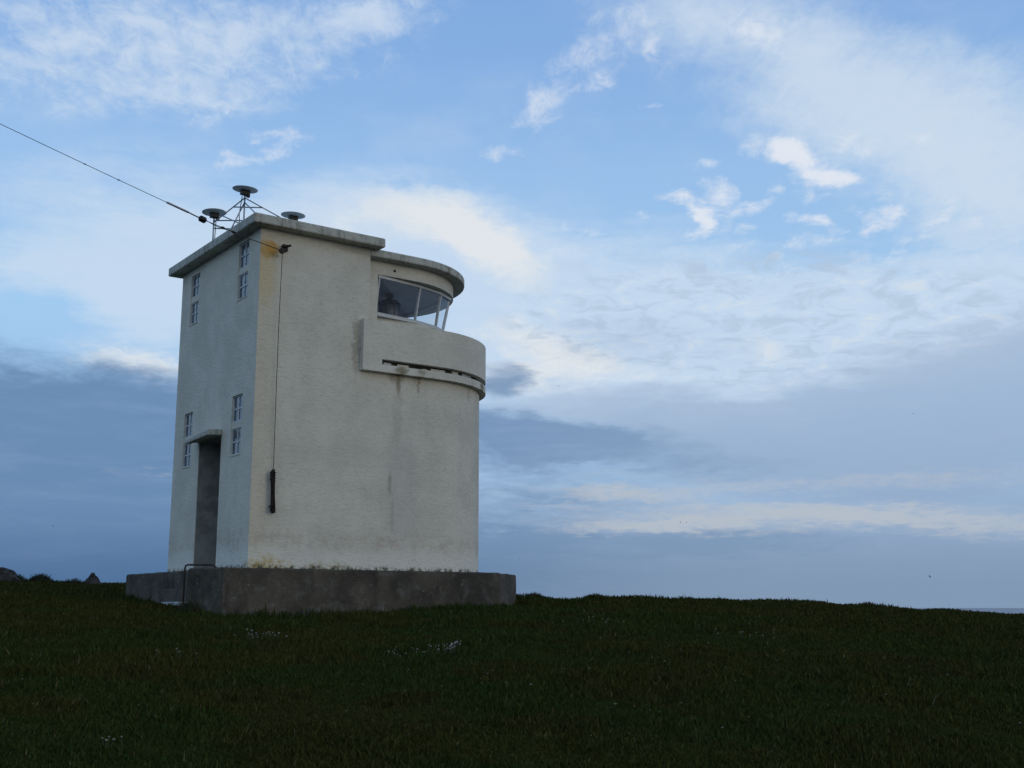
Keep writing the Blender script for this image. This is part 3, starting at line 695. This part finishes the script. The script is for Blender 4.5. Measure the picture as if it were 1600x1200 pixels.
V_[:,4] = np.stack([bx_+lx_, by_+ly_, bz_+hgt], -1)
base_i = np.arange(NB)[:, None] * 5
T_ = np.concatenate([base_i + np.array([0,1,2]), base_i + np.array([0,2,3]), base_i + np.array([3,2,4])], 1).reshape(-1, 3)
m, t = mat('grass_blades'); M_grass = m
ca_ = t.n('ShaderNodeVertexColor', layer_name='tint').outputs[0]
finish(t, ca_, 1.0, spec=0.0)
go = mesh_np('grass', V_.reshape(-1, 3), T_, 3, M_grass, False)
patch = fbm(bx_, by_, .35, 55); p2 = fbm(bx_, by_, 1.3, 77)
kg = np.clip((patch - .38) * 5, 0, 1)[:, None]; kb = np.clip((p2 - .46) * 5, 0, 1)[:, None]
colr = np.array([.050,.053,.014]) * (1-kg) + np.array([.046,.049,.014]) * kg
colr = colr * (1 - .55*kb) + np.array([.048,.044,.016]) * (.55*kb)
kn = (sstep(fbm(bx_, by_, .8, 131), .42, .62) * (.35 + .65 * np.exp(-((bx_ + 1) / 6)**2)))[:, None]
colr = colr * (1 - .75*kn) + np.array([.030,.056,.015]) * (.75*kn)
dry = rng.uniform(0, 1, NB) < .02
colr = np.where(dry[:, None], np.array([.10,.085,.045]), colr) * rng.uniform(.60, 1.16, NB)[:, None]
attr = go.data.color_attributes.new('tint', 'FLOAT_COLOR', 'POINT')
cc = np.ones((NB, 5, 4)); cc[:, :, :3] = colr[:, None, :]
attr.data.foreach_set('color', cc.astype(np.float32).ravel())
tag(go, 'short dark rough grass covering the hilltop', 'grass', kind='stuff')

def ray_ground(azd, eld):
    """where a look from eye height at this bearing meets the slope"""
    d = np.linspace(5, 45, 4000); x = d*math.sin(R(azd)); y = d*math.cos(R(azd))
    hit = np.nonzero(ground(x, y) >= d*math.tan(R(eld)))[0]
    i = hit[0] if len(hit) else 3000
    return float(x[i]), float(y[i])

# flower clumps (thrift) and scattered tiny white flowers
m, t = mat('pale_pink_petals'); M_thrift = m
ob = t.n('ShaderNodeTexCoord').outputs['Object']
finish(t, t.mix(t.ramp(t.noise(ob, 14), .4, .6), (.26,.21,.24,1), (.31,.285,.275,1)), .8, spec=.1)
M_stem = simple('green_stems', (.035, .045, .015), .8)
M_white = simple('cream_petals', (.17, .16, .115), .8)
def flower_clump(azd, eld, n, wdt, hh, label, seed, mt):
    rr = random.Random(seed); x, y = ray_ground(azd, eld); z = float(ground(x, y))
    th_ = thing('thrift_clump', (x, y, z), 0, label, 'flowers', 'small flower clumps in the grass')
    for k in range(n):
        px, py = rr.gauss(0, wdt*.5), rr.gauss(0, wdt*.4); pz = float(ground(x+px, y+py)) - z
        h_ = hh * rr.uniform(.6, 1.15); ex, ey = px + rr.uniform(-.03,.03), py + rr.uniform(-.03,.03)
        so = MB().tube([(px,py,pz-.01),(ex,ey,pz+h_)], .0025, 4).build('stem', M_stem, th_)
        r_ = rr.uniform(.007, .014); MB().lathe([(r_*.4,-r_*.5),(r_,0),(r_*.75,r_*.6),(r_*.2,r_*.8)], (ex,ey,pz+h_), 7).build('flower_head', mt, so)
flower_clump(-3.0,-2.36, 30, .17, .15, 'densest clump of pale pink flowers, in the grass below the long wall', 1, M_thrift)
flower_clump(-11.73,-1.70, 18, .30, .14, 'loose pink flower clump in the grass below the near plinth corner', 2, M_thrift)
flower_clump(-15.58,-2.54, 5, .24, .14, 'small clump of few cream flowers left of the pink clump below the plinth corner', 3, M_white)
flower_clump(-18.5,-6.40, 5, .20, .12, 'cream flower clump close to the viewer at the lower left', 4, M_white)
flower_clump(-5.3,-2.46, 14, .26, .10, 'yellowish cream flower clump just left of the densest pink clump', 5, M_white)
flower_clump(11.15,-1.6, 10, .5, .12, 'sparse cream flower clump out on the open slope right of the lighthouse', 6, M_white)
flower_clump(4.0,-.9, 12, .55, .13, 'sparse pale flower clump near the skyline just right of the plinth', 7, M_white)
fl = MB(); rr = random.Random(9)
for k in range(330):
    a_ = rr.uniform(-25, 25); d = 8 * (32/8) ** rr.random(); x, y = d*math.sin(R(a_)), d*math.cos(R(a_))
    q = TM.inverted() @ Vector((x, y, 0))
    if -1.2 < q.x < 6.2 and -.6 < q.y < 5: continue
    if fbm(np.array([x]), np.array([y]), .6, 91)[0] < .46: continue
    z = float(ground(x, y)) + rr.uniform(.06, .12); r_ = rr.uniform(.005, .011)
    fl.lathe([(r_*.3,-r_*.4),(r_,0),(r_*.6,r_*.5)], (x, y, z), 6)
tag(fl.build('wildflowers', M_white), 'tiny white flowers scattered through the grass', 'flowers', kind='stuff')

# rocks and tussocks on the left skyline
def rock(name, azd, dist, w_, h_, label, seed, peak):
    x, y = dist*math.sin(R(azd)), dist*math.cos(R(azd)); z = float(ground(x, y))
    bm = bmesh.new(); bmesh.ops.create_icosphere(bm, subdivisions=4, radius=1)
    for v in bm.verts:
        n_ = mnoise.fractal(v.co * 1.6 + Vector((seed, 0, 0)), 1.0, 2.0, 5) * .22
        c_ = v.co.copy(); k = 1 + n_
        tz = max(c_.z, -.5); taper = 1 - peak * max(tz, 0)
        v.co = Vector((c_.x*k*w_*taper, c_.y*k*w_*.8*taper, tz*k*h_))
    me = bpy.data.meshes.new(name); bm.to_mesh(me); bm.free(); me.materials.append(M_rock)
    o = bpy.data.objects.new(name, me); COL.objects.link(o); o.location = (x, y, z)
    return tag(o, label, 'rock')
rock('boulder', -23.35, 33.0, .50, .34, 'low wide brown boulder on the skyline at the left edge of the view', 2.0, .3)
rock('boulder', -19.43, 33.6, .24, .30, 'small pointed grey boulder on the skyline left of the lighthouse', 5.0, .75)
def tussock(azd, dist, n, w_, h_, label, seed):
    rr = random.Random(seed); x0, y0 = dist*math.sin(R(azd)), dist*math.cos(R(azd)); z0 = float(ground(x0, y0)); b = MB()
    for k in range(n):
        px, py = rr.gauss(0, w_*.45), rr.gauss(0, w_*.35); pz = float(ground(x0+px, y0+py)) - z0 - .03
        h = h_ * rr.uniform(.45, 1.1) * max(.35, 1 - abs(px)/w_/1.4); an = rr.uniform(0, 6.28); ww = rr.uniform(.006, .014)
        lx2, ly2 = rr.gauss(0, .35)*h, rr.gauss(0, .35)*h; cx, sx_ = math.cos(an)*ww, math.sin(an)*ww
        b.add([(px-cx,py-sx_,pz),(px+cx,py+sx_,pz),(px+lx2*.5+cx*.6,py+ly2*.5+sx_*.6,pz+h*.65),(px+lx2*.5-cx*.6,py+ly2*.5-sx_*.6,pz+h*.65),(px+lx2,py+ly2,pz+h)], [(0,1,2,3),(3,2,4)])
    o = b.build('grass_tussock', M_tus); o.location = (x0, y0, z0)
    return tag(o, label, 'grass tussock', 'grass tussocks along the skyline')
M_tus = simple('tussock_blades', (.024, .028, .010), .9, var=.4, scale=5)
tussock(-21.6, 33.4, 900, .36, .26, 'dense dark tussock on the skyline between the two boulders', 1)
tussock(-20.2, 33.4, 220, .34, .20, 'thin wispy tussock on the skyline just left of the pointed boulder', 2)
tussock(-22.55, 33.0, 420, .26, .24, 'ragged tussock growing on the right side of the wide boulder', 3)
tussock(1.1, 26.0, 260, .30, .14, 'low tussock on the skyline just right of the plinth', 4)
tussock(4.0, 26.4, 600, .40, .15, 'brownish tussock at the step in the skyline right of the plinth', 5)
tussock(-15.1, 20.15, 500, .30, .26, 'dark tall tussock at the foot of the plinth beside the handrail', 8)
tussock(-17.9, 24.0, 380, .34, .16, 'dark tussock at the far left corner of the plinth', 9)
tussock(16.6, 28.0, 300, .32, .13, 'low tussock on the skyline far down the right slope', 6)

# sea birds
def bird(azd, eld, dist, span, roll, head, flap, label):
    p = Vector((math.sin(R(azd))*math.cos(R(eld)), math.cos(R(azd))*math.cos(R(eld)), math.sin(R(eld)))) * dist
    b = MB(); L_ = span * .42
    prof = [(.004,-.5),(.05,-.44),(.10,-.2),(.115,.05),(.09,.28),(.06,.36),(.065,.43),(.03,.49),(.008,.56)]
    n = 10; vs = []
    for r_, yy in prof: vs += [(r_*L_*math.cos(2*math.pi*k/n), yy*L_, r_*L_*.9*math.sin(2*math.pi*k/n)) for k in range(n)]
    fs = [(i*n+k, i*n+(k+1) % n, (i+1)*n+(k+1) % n, (i+1)*n+k) for i in range(len(prof)-1) for k in range(n)]
    b.add(vs, fs + [tuple(range(n-1,-1,-1)), tuple(range((len(prof)-1)*n, len(prof)*n))], True)
    for s in (-1, 1):
        st_ = []
        for k in range(7):
            q = k / 6; xx = s * span/2 * q; zz = span/2 * (flap * q - .9*flap*q*q*q); yc = L_*(.12 - .30*max(q-.4,0)); ch = L_*.24*(1 - .75*q*q)
            st_ += [(xx, yc+ch*.5, zz), (xx, yc-ch*.5, zz), (xx, yc, zz + .02*span*(1-q))]
        f2 = []
        for k in range(6):
            for j in range(3): f2.append((3*k+j, 3*k+(j+1) % 3, 3*k+3+(j+1) % 3, 3*k+3+j))
        b.add(st_, f2 + [(0,1,2), (18,20,19)])
    o = b.build('bird', M_bird); o.location = p; o.rotation_euler = (0, R(roll), R(head))
    return tag(o, label, 'bird', 'sea birds flying round the headland')
bird(-21.26,3.58,170,.95,22,20,.28,'largest dark bird gliding low in the sky at the far left')
bird(19.1,8.8,230,.72,-6,30,.5,'highest of the birds over the right slope, against grey cloud')
bird(19.8,5.95,230,.74,8,-20,.15,'gliding bird below the highest bird over the right slope')
bird(19.37,1.34,150,.75,35,60,.6,'dark bird lowest over the right slope, close above the skyline')
bird(2.32,10.64,240,.62,10,80,.7,'tiny bird against pale cloud right of the balcony')
bird(8.13,3.99,220,.66,30,70,.7,'left bird of the close pair against the cream cloud streak')
bird(8.42,3.98,230,.60,-25,70,.6,'right bird of the close pair against the cream cloud streak')
bird(14.96,3.39,260,.68,0,10,.2,'lone small bird low in the cream cloud streak right of the pair')
bird(.37,2.28,260,.55,15,70,.7,'tiny bird low in the sky just right of the plinth')
bird(22.93,3.11,260,.55,-10,40,.5,'tiny bird low in the sky at the right edge of the view')
bird(-23.17,7.42,260,.55,12,40,.5,'tiny bird high in the dark cloud at the left edge of the view')
